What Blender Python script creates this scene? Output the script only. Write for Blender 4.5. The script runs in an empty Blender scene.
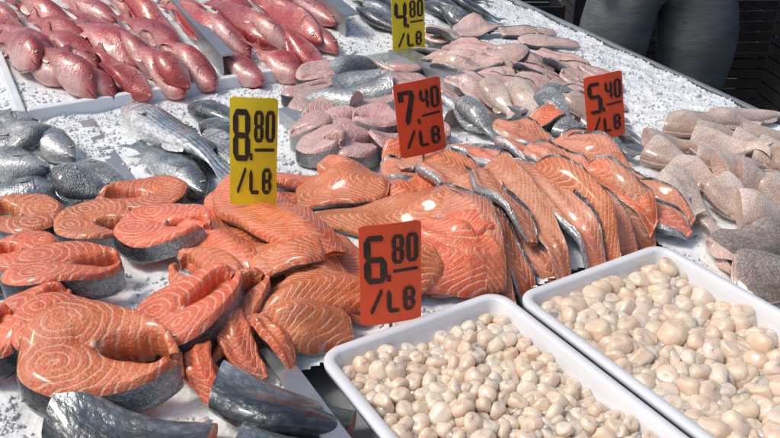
import bpy, math, random
import numpy as np
from mathutils import Vector, Euler
random.seed(7); rng=np.random.RandomState(7)
scene=bpy.context.scene; COL=scene.collection
try:
    scene.view_settings.view_transform='Standard'; scene.view_settings.look='None'; scene.view_settings.exposure=0
except Exception: pass
# ------------------------------------------------------------ camera
CZ=1.55; PITCH=math.radians(28); FPX=765.0
cam=bpy.data.cameras.new("camera"); cam.lens=36*FPX/780; cam.sensor_width=36; cam.clip_end=500; cam.clip_start=.02
co=bpy.data.objects.new("camera",cam); co.location=(0,0,CZ); co.rotation_euler=(math.pi/2-PITCH,0,0); COL.objects.link(co); scene.camera=co
cp,sp=math.cos(PITCH),math.sin(PITCH)
def G(px,py,z):      # spot on the horizontal plane z
    dx=(px-390)/FPX; dy=(219-py)/FPX
    t=(CZ-z)/(sp-dy*cp)
    return np.array([dx*t,(cp+dy*sp)*t])
TH=math.radians(30.5); U=np.array([math.cos(TH),math.sin(TH)]); Vv=np.array([-math.sin(TH),math.cos(TH)])
def PQ(p,q): return U*p+Vv*q
def toPQ(X,Y): return X*U[0]+Y*U[1], X*Vv[0]+Y*Vv[1]
TZ=.85
# ------------------------------------------------------------ node helpers
class N:
    def __init__(s,name):
        s.m=bpy.data.materials.new(name); s.m.use_nodes=True; s.t=s.m.node_tree; s.b=s.t.nodes["Principled BSDF"]
    def n(s,ty,**k):
        x=s.t.nodes.new(ty)
        for a,v in k.items(): setattr(x,a,v)
        return x
    def l(s,a,b): s.t.links.new(a,b)
    def math(s,op,a,b=None,c=None,clamp=False):
        x=s.n("ShaderNodeMath",operation=op); x.use_clamp=clamp
        for i,v in enumerate((a,b,c)):
            if v is None: continue
            if isinstance(v,(int,float)): x.inputs[i].default_value=v
            else: s.l(v,x.inputs[i])
        return x.outputs[0]
    def mix(s,f,a,b,mode='MIX'):
        x=s.n("ShaderNodeMix",data_type='RGBA',blend_type=mode)
        for i,v in ((0,f),(6,a),(7,b)):
            if isinstance(v,(int,float)): x.inputs[i].default_value=v
            elif isinstance(v,tuple): x.inputs[i].default_value=(*v,1)
            else: s.l(v,x.inputs[i])
        return x.outputs[2]
    def rng(s,v,a,b,c=0,d=1,smooth=True):
        x=s.n("ShaderNodeMapRange"); x.clamp=True
        if smooth: x.interpolation_type='SMOOTHSTEP'
        s.l(v,x.inputs[0])
        for i,k in zip((1,2,3,4),(a,b,c,d)): x.inputs[i].default_value=k
        return x.outputs[0]
    def noise(s,vec,sc,det=3,rough=.5):
        x=s.n("ShaderNodeTexNoise"); x.inputs["Scale"].default_value=sc; x.inputs["Detail"].default_value=det; x.inputs["Roughness"].default_value=rough
        if vec is not None: s.l(vec,x.inputs["Vector"])
        return x.outputs[0]
    def vor(s,vec,sc,feat='F1',out=0):
        x=s.n("ShaderNodeTexVoronoi",feature=feat); x.inputs["Scale"].default_value=sc
        s.l(vec,x.inputs["Vector"]); return x.outputs[out]
    def attr(s,nm): return s.n("ShaderNodeAttribute",attribute_name=nm)
    def obj(s): return s.n("ShaderNodeTexCoord").outputs["Object"]
    def rnd(s): return s.n("ShaderNodeObjectInfo").outputs["Random"]
    def bump(s,h,st,dist=.002):
        x=s.n("ShaderNodeBump"); x.inputs["Strength"].default_value=st; x.inputs["Distance"].default_value=dist
        s.l(h,x.inputs["Height"]); s.l(x.outputs[0],s.b.inputs["Normal"])
    def set(s,**k):
        for a,v in k.items():
            i=s.b.inputs[{'col':'Base Color','rough':'Roughness','metal':'Metallic','coat':'Coat Weight','coatr':'Coat Roughness','sss':'Subsurface Weight','spec':'Specular IOR Level','trans':'Transmission Weight','ior':'IOR'}[a]]
            if isinstance(v,(int,float)): i.default_value=v
            elif isinstance(v,tuple): i.default_value=(*v,1)
            else: s.l(v,i)
def sss(m,w,rad,scale):
    m.b.inputs["Subsurface Weight"].default_value=w; m.b.inputs["Subsurface Radius"].default_value=rad; m.b.inputs["Subsurface Scale"].default_value=scale
def flesh(name,c1,c2,fat,lw=.25,amp=.5,rough=.27,fatstr=.8,blood=None):
    m=N(name); r=m.attr("rest").outputs["Vector"]; bd=m.attr("band").outputs["Fac"]
    o=m.obj()
    n1=m.noise(o,14,4); n2=m.noise(o,45,3); n3=m.noise(o,260,3,.6); n4=m.noise(o,30,3)
    f=m.math('ADD',bd,m.math('MULTIPLY',n1,amp*3)); f=m.math('ADD',f,m.math('MULTIPLY',n2,amp*2.2)); f=m.math('ADD',f,m.math('MULTIPLY',n3,.18))
    fr=m.math('FRACT',f); d=m.math('MULTIPLY',m.math('ABSOLUTE',m.math('SUBTRACT',fr,.5)),2)
    wv=m.rng(n4,.34,.58,.15,1.0)
    line=m.math('MULTIPLY',m.rng(d,1-lw,1.0),wv)
    base=m.mix(m.rng(n1,.38,.62),c1,c2)
    base=m.mix(m.math('MULTIPLY',m.rng(n3,.5,.75),.25),base,fat)
    base=m.mix(m.math('MULTIPLY',m.rng(n2,.5,.7),.18),base,fat)
    base=m.mix(m.math('MULTIPLY',m.rng(fr,.05,.45),.18),base,tuple(x*.7 for x in c2))
    hs=m.n("ShaderNodeHueSaturation"); m.l(base,hs.inputs["Color"])
    m.l(m.rng(m.rnd(),0,1,.82,1.15,False),hs.inputs["Value"]); m.l(m.rng(m.rnd(),0,1,.508,.492,False),hs.inputs["Hue"])
    base=hs.outputs[0]
    col=m.mix(m.math('MULTIPLY',line,fatstr),base,fat)
    if blood: col=m.mix(m.rng(m.noise(o,22,3),.58,.72,0,.8),col,blood)
    m.set(col=col,rough=m.rng(n2,.3,.7,rough*.55,rough*1.5),coat=.55,coatr=.09)
    sss(m,.14,(1,.4,.25),.006)
    m.bump(m.math('ADD',m.math('MULTIPLY',line,-.3),m.math('ADD',m.math('MULTIPLY',n3,.8),m.math('MULTIPLY',n2,1.8))),.8,.0035)
    return m.m
def skin(name,back,side,belly,scale=70,axis=1,lo=-.1,hi=.1,metal=.35,rough=.3,stripe=False,head=True,blot=.5,sck=.18,bmp=.6):
    m=N(name); r=m.attr("rest").outputs["Vector"]; sx=m.n("ShaderNodeSeparateXYZ"); m.l(r,sx.inputs[0])
    v=sx.outputs[axis]; n1=m.noise(r,6,4); n2=m.noise(r,30,4,.65)
    w=m.math('ADD',v,m.math('MULTIPLY',m.math('SUBTRACT',n1,.5),(hi-lo)*.9))
    f=m.rng(w,lo,hi)
    col=m.mix(m.rng(f,0,.5),belly,side); col=m.mix(m.rng(f,.5,1),col,back)
    mp=m.n("ShaderNodeMapping"); mp.inputs["Scale"].default_value=(1,1.25,1.25); m.l(r,mp.inputs[0])
    vo=m.vor(mp.outputs[0],scale); vc=m.vor(mp.outputs[0],scale,out=1)
    sc=m.n("ShaderNodeSeparateColor"); m.l(vc,sc.inputs[0])
    k=m.rng(vo,.15,.75,1.12,.75)
    k=m.math('MULTIPLY',k,m.rng(sc.outputs[0],0,1,1-sck,1+sck,False))
    k=m.math('MULTIPLY',k,m.rng(m.rnd(),0,1,.84,1.2,False))
    hm=None
    if head:
        hm=m.rng(sx.outputs[0],.72,.76)
        k=m.math('ADD',m.math('MULTIPLY',k,m.math('SUBTRACT',1,hm)),m.math('MULTIPLY',hm,m.rng(n2,.3,.7,.75,1.1)))
    if stripe:
        s=m.math('SINE',m.math('MULTIPLY',m.math('ADD',v,m.math('MULTIPLY',n1,.01)),280))
        st=m.math('MULTIPLY',m.rng(s,.1,.8),m.rng(n2,.32,.5,.3,1))
        st=m.math('MULTIPLY',st,m.rng(v,-.08,-.02))
        if head: st=m.math('MULTIPLY',st,m.math('SUBTRACT',1,hm))
        col=m.mix(m.math('MULTIPLY',st,.7),col,tuple(c*.4 for c in back))
    col=m.mix(m.rng(n2,.4,.75,0,blot),col,tuple(c*.55 for c in side))
    mu=m.n("ShaderNodeVectorMath",operation='SCALE'); m.l(col,mu.inputs[0]); m.l(k,mu.inputs[3])
    col=mu.outputs[0]
    if head:
        y=sx.outputs[1]
        arc=m.math('ABSOLUTE',m.math('SUBTRACT',m.math('ADD',sx.outputs[0],m.math('MULTIPLY',m.math('POWER',m.math('ABSOLUTE',m.math('ADD',y,.01)),2),-6)),.745))
        g=m.math('MULTIPLY',m.rng(arc,.002,.011,1,0),m.rng(m.math('ABSOLUTE',y),.05,.09,1,0))
        col=m.mix(m.math('MULTIPLY',g,.75),col,(.03,.02,.02))
        mo=m.math('MULTIPLY',m.rng(m.math('ABSOLUTE',m.math('ADD',m.math('SUBTRACT',y,m.math('MULTIPLY',m.math('SUBTRACT',sx.outputs[0],1.0),.35)),.006)),.001,.006,1,0),m.rng(sx.outputs[0],.93,.945))
        col=m.mix(m.math('MULTIPLY',mo,.8),col,(.02,.012,.01))
    m.set(col=col,metal=metal,rough=m.rng(n2,.3,.7,rough*.6,rough*1.5),coat=.6,coatr=.09)
    m.bump(m.math('ADD',m.math('MULTIPLY',vo,-.8),m.math('MULTIPLY',n2,1.6)),bmp,.0022)
    return m.m
def simple(name,c1,c2,sc=8,rough=.5,metal=0,bump=.2,dist=.003,coat=0,det=5):
    m=N(name); o=m.obj(); n=m.noise(o,sc,det,.6); n2=m.noise(o,sc*7,3)
    col=m.mix(m.rng(n,.35,.65),c1,c2)
    m.set(col=col,rough=m.rng(n2,.3,.7,rough*.75,rough*1.2),metal=metal,coat=coat)
    m.bump(m.math('ADD',n,m.math('MULTIPLY',n2,.4)),bump,dist)
    return m.m
M={}
M['salmon']=flesh("salmon_flesh",(.82,.20,.070),(.70,.135,.040),(.92,.55,.39),.46,.40,fatstr=.72)
M['fillet']=flesh("salmon_fillet_flesh",(.84,.22,.080),(.74,.15,.045),(.93,.58,.42),.44,.22,fatstr=.72)
M['trout']=flesh("trout_fillet_flesh",(.82,.32,.19),(.73,.21,.11),(.92,.64,.50),.42,.35,fatstr=.5)
M['pale']=flesh("pale_fish_flesh",(.74,.50,.46),(.62,.33,.30),(.84,.70,.64),.4,.6,fatstr=.4,blood=(.40,.06,.05))
M['pale2']=flesh("pale_cut_flesh",(.74,.54,.48),(.66,.42,.36),(.83,.72,.65),.4,.6,fatstr=.4)
M['cut']=flesh("cut_end_flesh",(.76,.54,.47),(.62,.38,.32),(.82,.70,.62),.5,.6,fatstr=.4)
M['sskin']=skin("salmon_skin",(.025,.032,.04),(.07,.088,.10),(.38,.41,.43),45,0,.8,.2,.45,.25,head=False,blot=.4)
M['fskin']=skin("fillet_skin",(.24,.26,.28),(.44,.48,.50),(.66,.68,.70),60,1,-.2,.2,.45,.28,head=False)
M['gskin']=skin("grey_fish_skin",(.05,.055,.06),(.16,.17,.18),(.42,.42,.42),50,0,.8,.1,.3,.3,head=False)
M['snap']=skin("red_fish_skin",(.44,.055,.055),(.60,.17,.15),(.80,.48,.44),50,1,-.13,.09,.06,.28,sck=.1,bmp=.35,blot=.35)
M['bass']=skin("striped_silver_skin",(.11,.14,.15),(.52,.58,.60),(.84,.85,.85),50,1,-.12,.13,.3,.24,stripe=True,blot=.3)
M['dark']=skin("dark_silver_skin",(.05,.06,.07),(.22,.26,.275),(.62,.65,.66),55,1,-.11,.10,.35,.24)
M['grey']=skin("grey_scale_skin",(.15,.165,.175),(.40,.43,.44),(.70,.71,.70),44,1,-.12,.13,.25,.26,blot=.4)
M['chunk']=skin("salmon_body_skin",(.05,.06,.07),(.25,.29,.31),(.62,.66,.68),34,1,-.15,.08,.5,.24,head=False,blot=.6)
M['whit']=skin("tan_fish_skin",(.52,.38,.31),(.72,.58,.49),(.84,.74,.67),70,1,-.12,.12,.0,.32,head=False,blot=.18,sck=.06,bmp=.4)
M['brown']=skin("brown_scaled_skin",(.20,.15,.12),(.34,.27,.23),(.48,.41,.36),36,1,-.3,.3,.1,.35,head=False)
M['bone']=simple("backbone",(.75,.55,.42),(.45,.12,.08),60,.35)
M['steel']=simple("brushed_steel",(.5,.52,.54),(.38,.40,.42),3,.36,.7,.05)
M['steel2']=simple("wet_steel",(.55,.58,.60),(.42,.45,.47),5,.28,.35,.15,coat=.3)
M['foam']=simple("white_foam",(.78,.83,.85),(.68,.73,.76),12,.6,0,.25,.003)
M['plastic']=simple("white_plastic",(.80,.83,.86),(.73,.76,.79),4,.3,0,.05)
M['black']=simple("black_plastic",(.012,.012,.014),(.02,.02,.022),10,.5)
M['ground']=simple("asphalt",(.035,.034,.033),(.055,.053,.05),30,.85,0,.5)
M['pave']=simple("paving",(.10,.095,.09),(.15,.14,.13),5,.8,0,.3)
M['wood']=simple("stick_wood",(.45,.3,.16),(.35,.22,.12),40,.6)
M['ink']=simple("black_ink",(.02,.014,.012),(.045,.028,.02),60,.55,bump=.02)
def card(name,c):
    m=N(name); o=m.obj(); n=m.noise(o,25,4,.6); n2=m.noise(o,300,2)
    col=m.mix(m.rng(n,.45,.8,0,.3),c,tuple(x*.6 for x in c))
    m.set(col=col,rough=m.rng(n,.3,.7,.35,.6)); m.bump(n2,.05,.0005); return m.m
M['red']=card("red_card",(.90,.10,.03)); M['yel']=card("yellow_card",(.90,.72,.02))
def eyem():
    m=N("fish_eye"); r=m.attr("rest").outputs["Vector"]; ln=m.n("ShaderNodeVectorMath",operation='LENGTH'); m.l(r,ln.inputs[0])
    d=ln.outputs["Value"]; c=m.mix(m.rng(d,.45,.55),(.005,.005,.006),(.55,.45,.3)); c=m.mix(m.rng(d,.85,.95),c,(.05,.03,.03))
    m.set(col=c,rough=.08,coat=1.0); return m.m
M['eye']=eyem()
def icem(name,tr):
    m=N(name); o=m.obj(); n=m.noise(o,30,4,.6); n2=m.noise(o,160,3,.6); v=m.vor(o,110)
    col=m.mix(m.rng(n,.35,.65),(.94,.96,.97),(.84,.90,.92))
    m.set(col=col,rough=m.rng(n2,.3,.7,.06,.32),trans=tr,ior=1.31,coat=.4)
    m.bump(m.math('ADD',m.math('MULTIPLY',v,1.0),n2),.45,.003); return m.m
M['ice']=icem("crushed_ice",0.0); M['chip']=icem("ice_chips",.25)
def scm():
    m=N("scallop_meat"); o=m.obj(); n=m.noise(o,60,4,.6); n2=m.noise(o,220,3)
    mp=m.n("ShaderNodeMapping"); mp.inputs["Scale"].default_value=(260,260,30); m.l(o,mp.inputs[0]); n3=m.noise(mp.outputs[0],1,2)
    a=m.mix(m.rng(n,.35,.65),(.84,.68,.53),(.78,.59,.44))
    a=m.mix(m.rng(m.rnd(),.5,1.0,0,.8,False),a,(.87,.75,.63)); a=m.mix(m.rng(m.rnd(),0,.05,.4,0,False),a,(.80,.50,.30))
    m.set(col=a,rough=m.rng(n2,.3,.7,.10,.30),coat=.6,coatr=.07); sss(m,.7,(1,.8,.6),.014)
    m.bump(m.math('ADD',n,m.math('MULTIPLY',n3,.8)),.5,.0025); return m.m
M['scal']=scm()
def denim():
    m=N("grey_denim"); o=m.obj(); n=m.noise(o,5,4,.6); mp=m.n("ShaderNodeMapping"); mp.inputs["Scale"].default_value=(5,5,11); m.l(o,mp.inputs[0]); n2=m.noise(mp.outputs[0],1.1,3)
    n3=m.noise(o,500,2)
    m.set(col=m.mix(m.rng(n,.3,.7),(.17,.20,.215),(.24,.275,.29)),rough=.9); m.bump(m.math('ADD',m.math('MULTIPLY',n2,5),n3),.8,.018); return m.m
M['denim']=denim(); M['jacket']=simple("dark_cloth",(.02,.022,.03),(.03,.03,.04),12,.9); M['skinp']=simple("person_skin",(.55,.34,.25),(.5,.3,.22),12,.5); M['hair']=simple("dark_hair",(.03,.02,.015),(.05,.03,.02),60,.6)
# ------------------------------------------------------------ mesh helpers
def mkobj(name,V,F,mat,parent=None,rest=None,band=None,smooth=True,label=None,cat=None,group=None,origin=None,kind=None):
    V=np.asarray(V,float)
    if origin is None: origin=np.array([V[:,0].mean(),V[:,1].mean(),V[:,2].min()])
    me=bpy.data.meshes.new(name); me.from_pydata((V-origin).tolist(),[],[tuple(int(i) for i in f) for f in F])
    me.materials.append(mat)
    if rest is not None:
        a=me.attributes.new("rest",'FLOAT_VECTOR','POINT'); a.data.foreach_set("vector",np.asarray(rest,np.float32).ravel())
    if band is not None:
        a=me.attributes.new("band",'FLOAT','POINT'); a.data.foreach_set("value",np.asarray(band,np.float32).ravel())
    if smooth: me.polygons.foreach_set("use_smooth",[True]*len(me.polygons))
    me.update()
    ob=bpy.data.objects.new(name,me); COL.objects.link(ob)
    if parent is not None:
        ob.parent=parent; ob.location=Vector(origin)-parent.location
    else: ob.location=Vector(origin)
    if label: ob["label"]=label
    if cat: ob["category"]=cat
    if group: ob["group"]=group
    if kind: ob["kind"]=kind
    return ob
def sub(V,F,idx,*attrs):
    F=[F[i] for i in idx]; used=sorted(set(v for f in F for v in f)); mp={v:i for i,v in enumerate(used)}
    return [V[used]]+[[tuple(mp[v] for v in f) for f in F]]+[a[used] for a in attrs]
def loftF(n,m,P):
    F=[];C=[]
    for i in range(n-1):
        for j in range(m):
            k=(j+1)%m; F.append((i*m+j,(i+1)*m+j,(i+1)*m+k,i*m+k)); C.append(j)
    V=P.reshape(-1,3); v=0
    for f in F[::3]:
        a,b,c=V[f[0]],V[f[1]],V[f[2]]; v+=np.dot(a-V[0],np.cross(b-V[0],c-V[0]))
    if v<0: F=[f[::-1] for f in F]
    return F,C,(v<0)
def hashn(i,j,s): x=np.sin(i*127.1+j*311.7+s*74.7)*43758.5453; return x-np.floor(x)
def vnoise(X,Y,sc,s=0):
    x=X/sc;y=Y/sc;i=np.floor(x);j=np.floor(y);fx=x-i;fy=y-j;fx=fx*fx*(3-2*fx);fy=fy*fy*(3-2*fy)
    return (hashn(i,j,s)*(1-fx)+hashn(i+1,j,s)*fx)*(1-fy)+(hashn(i,j+1,s)*(1-fx)+hashn(i+1,j+1,s)*fx)*fy
# ------------------------------------------------------------ height field of the display
X0,Y0,CS=-1.9,.3,.006; NX,NY=680,760
gx=X0+np.arange(NX)*CS; gy=Y0+np.arange(NY)*CS
GX,GY=np.meshgrid(gx,gy,indexing='ij'); GP,GQ=toPQ(GX,GY)
c0=G(22,116,.91); cP,cQ=toPQ(*c0)
SHELF_P1=cP+1.14; SLP=.16
def slope(P,Q): return SLP*np.clip(Q-cQ,0,1.6)*np.clip((1.95-P)/.5,0,1)
def icez(X,Y):
    P,Q=toPQ(X,Y)
    h=TZ+.024+.014*vnoise(X,Y,.12,1)+.009*vnoise(X,Y,.04,2)+.005*vnoise(X,Y,.016,3)+.002*vnoise(X,Y,.008,4)
    for (px,py,s,a) in ((335,250,.16,.03),(550,215,.15,.04),(100,300,.18,.015),(370,115,.16,.03),(530,75,.22,.035),(720,190,.16,.03),(30,165,.15,.02),(170,150,.14,.015)):
        c=G(px,py,.88); h=h+a*np.exp(-((X-c[0])**2+(Y-c[1])**2)/(2*s*s))
    sh=(P>cP+.01)&(P<SHELF_P1)&(Q>cQ+.01)
    h=np.where(sh,.895+(h-TZ-.02)*.7,h)+slope(P,Q)
    bare=(P>.305)&(Q<.745)&(P<.955)
    h=np.where(bare,TZ,h)
    return h
H0=icez(GX,GY); H=H0.copy()
CAP=.065
def compress(A,B):
    d=np.maximum(A-B,0); return B+CAP*(1-np.exp(-d/CAP))
def samp(A,x0,y0,X,Y):
    fx=np.clip((X-x0)/CS,0,A.shape[0]-1.001); fy=np.clip((Y-y0)/CS,0,A.shape[1]-1.001)
    i=fx.astype(int); j=fy.astype(int); a=fx-i; b=fy-j
    return (A[i,j]*(1-a)+A[i+1,j]*a)*(1-b)+(A[i,j+1]*(1-a)+A[i+1,j+1]*a)*b
def box(A,r):
    for ax in (0,1):
        pad=[(0,0),(0,0)]; pad[ax]=(r+1,r); B=np.cumsum(np.pad(A,pad,mode='edge'),axis=ax)
        A=(B[2*r+1:]-B[:-2*r-1])/(2*r+1) if ax==0 else (B[:,2*r+1:]-B[:,:-2*r-1])/(2*r+1)
    return A
def settle(a,b,add):
    z=.91 if (a[1]+b[1])/2>100 else .95
    for k in range(8):
        A=G(a[0],a[1],z);B=G(b[0],b[1],z);m=(A+B)/2
        h,h0=float(samp(H,X0,Y0,m[0:1],m[1:2])[0]),float(samp(H0,X0,Y0,m[0:1],m[1:2])[0]); z=.4*z+.6*(float(compress(h,h0))+add)
    return G(a[0],a[1],z),G(b[0],b[1],z)
def wlen(a,b):
    A,B=settle(a,b,.01); return float(np.linalg.norm(B-A))
def place(V,L0,a,b,thick,rad=.03,lift=.0,push=.55,pct=80):
    """lay soft mesh V (local x 0..L0) on the heap from spot a to spot b"""
    A,B=settle(a,b,thick*.5)
    d=B-A; L=np.linalg.norm(d); d/=L; n=np.array([-d[1],d[0]]); s=L/L0
    def xy(P): return A[0]+P[:,0]*s*d[0]+P[:,1]*s*n[0], A[1]+P[:,0]*s*d[1]+P[:,1]*s*n[1]
    X,Y=xy(V); pad=int(rad/CS)+6
    i0=max(0,int((X.min()-X0)/CS)-pad); i1=min(NX,int((X.max()-X0)/CS)+pad); j0=max(0,int((Y.min()-Y0)/CS)-pad); j1=min(NY,int((Y.max()-Y0)/CS)+pad)
    i0=min(i0,NX-4*pad); j0=min(j0,NY-4*pad); i1=max(i1,i0+2*pad); j1=max(j1,j0+2*pad)
    C=compress(H[i0:i1,j0:j1],H0[i0:i1,j0:j1]); r=max(1,int(rad/CS/1.6)); Bl=box(box(C,r),r); bx,by=X0+i0*CS,Y0+j0*CS
    base=samp(Bl,bx,by,X,Y); und=samp(C,bx,by,X,Y); off=max(0,np.percentile(und-base,pct))*push+lift
    def f(P):
        x,y=xy(P); return np.stack([x,y,samp(Bl,bx,by,x,y)+off+P[:,2]*s],1)
    W=f(V)
    ii=np.clip(((W[:,0]-X0)/CS).round().astype(int),1,NX-2); jj=np.clip(((W[:,1]-Y0)/CS).round().astype(int),1,NY-2)
    for da in (-1,0,1):
        for db in (-1,0,1): np.maximum.at(H,(ii+da,jj+db),W[:,2]-(.001 if da or db else 0))
    return f,W,s
ip=lambda u,pts: np.interp(u,[p[0] for p in pts],[p[1] for p in pts])
def smooth_ip(u,pts):
    uu=np.linspace(0,1,201); y=ip(uu,pts); k=np.array([1,2,3,4,3,2,1.])/16; y=np.convolve(np.pad(y,3,mode='edge'),k,'valid'); y=np.convolve(np.pad(y,3,mode='edge'),k,'valid'); return np.interp(u,uu,y)
PR={
'snapper':dict(d=[(0,0),(.04,.045),(.12,.1),(.25,.14),(.4,.14),(.6,.105),(.78,.05),(.84,.036),(.9,.06),(1,.12)],
   b=[(0,.005),(.04,.035),(.12,.075),(.25,.115),(.4,.12),(.6,.085),(.78,.042),(.84,.034),(.9,.055),(1,.11)],
   w=[(0,.008),(.05,.045),(.15,.09),(.3,.11),(.5,.095),(.7,.05),(.84,.015),(.88,.004),(1,.002)]),
'bass':dict(d=[(0,0),(.05,.038),(.15,.085),(.3,.118),(.45,.118),(.6,.09),(.78,.045),(.85,.034),(.9,.05),(1,.10)],
   b=[(0,.005),(.05,.035),(.15,.075),(.3,.105),(.45,.11),(.6,.085),(.78,.042),(.85,.032),(.9,.045),(1,.09)],
   w=[(0,.01),(.05,.035),(.15,.065),(.3,.09),(.5,.08),(.7,.045),(.84,.016),(.88,.004),(1,.002)]),
}
def fish(kind,mat,a,b,bend=0,girth=.08,u0=0.0,u1=1.0,label="",cat="fish",group=None,name="whole_fish",mirror=1,rad=.05,capmat=None,lift=0,n=44,m=22,eye=True,flat=1.0,dent=0):
    span=(u1-u0); fat=float(np.clip(girth/.235*span/wlen(a,b),.45,2.0))
    pr=PR[kind]; u=np.linspace(u0,u1,n); d=smooth_ip(u,pr['d'])*fat; bb=smooth_ip(u,pr['b'])*fat; w=smooth_ip(u,pr['w'])*fat*flat
    ph=np.arange(m)/m*2*math.pi; c=np.cos(ph); s=np.sin(ph)
    yy=np.sign(c)*np.abs(c)**.95; zz=np.sign(s)*np.abs(s)**.9
    P=np.zeros((n,m,3)); o1=random.uniform(0,6)
    for i in range(n):
        P[i,:,0]=(u1-u[i]); P[i,:,1]=np.where(yy>0,yy*d[i],yy*bb[i]); P[i,:,2]=zz*w[i]
        if dent: P[i,:,2]*=1+dent*math.sin(u[i]*16+o1)*.5-dent*np.exp(-((yy+.15)/.25)**2)*.6
        if u[i]>.86:
            k=(u[i]-.86)/.14; P[i,:,0]+= k*.055*(1-np.abs(yy))**1.5 ; P[i,:,2]+=.004*np.sin(P[i,:,1]*90)*k
        if .18<u[i]<.27 and u0<.1: P[i,:,2]*=1+.07*math.sin((u[i]-.18)/.09*math.pi)
    R=P.copy(); R[:,:,0]+=(1-u1); R[:,:,1:]/=fat
    P[:,:,1]*=mirror
    wm=w.max(); P[:,:,2]=np.maximum(P[:,:,2],-.7*wm)+.7*wm
    bendf=lambda x:bend*np.sin(np.clip(x/span,0,1)*math.pi)
    P[:,:,1]+=bendf(P[:,:,0])
    F,C,fl=loftF(n,m,P); V=P.reshape(-1,3); RR=R.reshape(-1,3); V=list(V);RR=list(RR); cuts=[]
    def capr(i):
        cut=[]
        ring=P[i]; r0=R[i]; cen=ring.mean(0); base=len(V); k=4
        for q in range(1,k):
            t=1-q/k
            for j in range(m): V.append(cen+(ring[j]-cen)*t+np.array([(.006 if i==0 else -.006)*(1-t*t)*-1,0,0])); RR.append(r0[j]*t)
        V.append(cen.copy()); RR.append(r0[0]*0); pc=len(V)-1
        prev=[i*m+j for j in range(m)]
        for q in range(k-1):
            cur=[base+q*m+j for j in range(m)]
            for j in range(m): cut.append((prev[j],prev[(j+1)%m],cur[(j+1)%m],cur[j]))
            prev=cur
        for j in range(m): cut.append((prev[j],prev[(j+1)%m],pc))
        cuts.append(cut)
    if u0>.05: capr(0)
    else: F.append(tuple(range(m)))
    if u1<.97: capr(n-1)
    def sheet(pts):
        g=len(V); A=np.array(pts); 
        for r_ in A.reshape(-1,3):
            q=r_.copy(); RR.append(np.array([q[0]+(1-u1),q[1]/fat,q[2]])); q[1]=q[1]*mirror+bendf(q[0]); V.append(q)
        a_,b_=A.shape[:2]
        for i in range(a_-1):
            for j in range(b_-1): F.append((g+i*b_+j,g+(i+1)*b_+j,g+(i+1)*b_+j+1,g+i*b_+j+1))
    def fin(ua,ub,side,hgt,spiky):
        ua=max(ua,u0+.01); ub=min(ub,u1-.01); hgt=hgt*min(1,fat)
        if ub-ua<.05: return
        pts=[];K=18
        for i in range(K):
            t=i/(K-1); uq=ua+(ub-ua)*t; y=(smooth_ip(uq,pr['d']) if side>0 else smooth_ip(uq,pr['b']))*fat
            h=hgt*math.sin(math.pi*(t*.8+.12))*(1-(.3 if spiky and i%2 else 0))
            pts.append([[u1-uq-.0,side*(y*.93),.7*wm],[u1-uq-h*.35,side*(y+h*.55),.7*wm-.004],[u1-uq-h*.7,side*(y+h),.7*wm-.012]])
        sheet(pts)
    if u0<.1 or u1>.97:
        fin(.27,.62,1,.045,True); fin(.64,.76,1,.035,False); fin(.60,.72,-1,.04,False)
    if u0<.2:
        pts=[]
        for i in range(7):
            t=i/6; hw=.022*fat*math.sin(math.pi*(t*.75+.12)); uq=.26+.13*t
            zt=smooth_ip(uq,pr['w'])*fat+.7*wm+.002+.006*t
            pts.append([[u1-uq,-.02-hw-.02*t,zt-.004],[u1-uq,-.02-.02*t,zt],[u1-uq,-.02+hw-.02*t,zt-.003]])
        sheet(pts)
    V=np.array(V);RR=np.array(RR)
    f,W,sc=place(V,span,a,b,wm*.4*wlen(a,b)/span,rad,lift)
    A_=sub(W,F,range(len(F)),RR)
    ob=mkobj(name,A_[0],A_[1],mat,rest=A_[2],label=label,cat=cat,group=group)
    for cut in cuts:
        B_=sub(W,cut,range(len(cut)),RR)
        mkobj("cut_end",B_[0],B_[1],capmat or M['cut'],parent=ob,rest=B_[2],band=np.linalg.norm(B_[2][:,1:],axis=1)*60)
    if u0<.05 and eye:
        q=[];F2=[];rr=[];a_,b_=8,12
        ue,ye=.095,.03*fat
        zc=.7*wm+smooth_ip(ue,pr['w'])*fat*.86
        for i in range(a_+1):
            th=i/a_*math.pi/2
            for j in range(b_):
                p_=j/b_*2*math.pi; x_=math.sin(th)*math.cos(p_); y_=math.sin(th)*math.sin(p_)
                q.append([u1-ue+x_*.019,(ye+y_*.019)*mirror+bendf(u1-ue),zc+math.cos(th)*.007]); rr.append([x_,y_,0])
        for i in range(a_):
            for j in range(b_): F2.append((i*b_+j,(i+1)*b_+j,(i+1)*b_+(j+1)%b_,i*b_+(j+1)%b_))
        mkobj("eye",f(np.array(q)),F2,M['eye'],parent=ob,rest=rr)
    return ob
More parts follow.
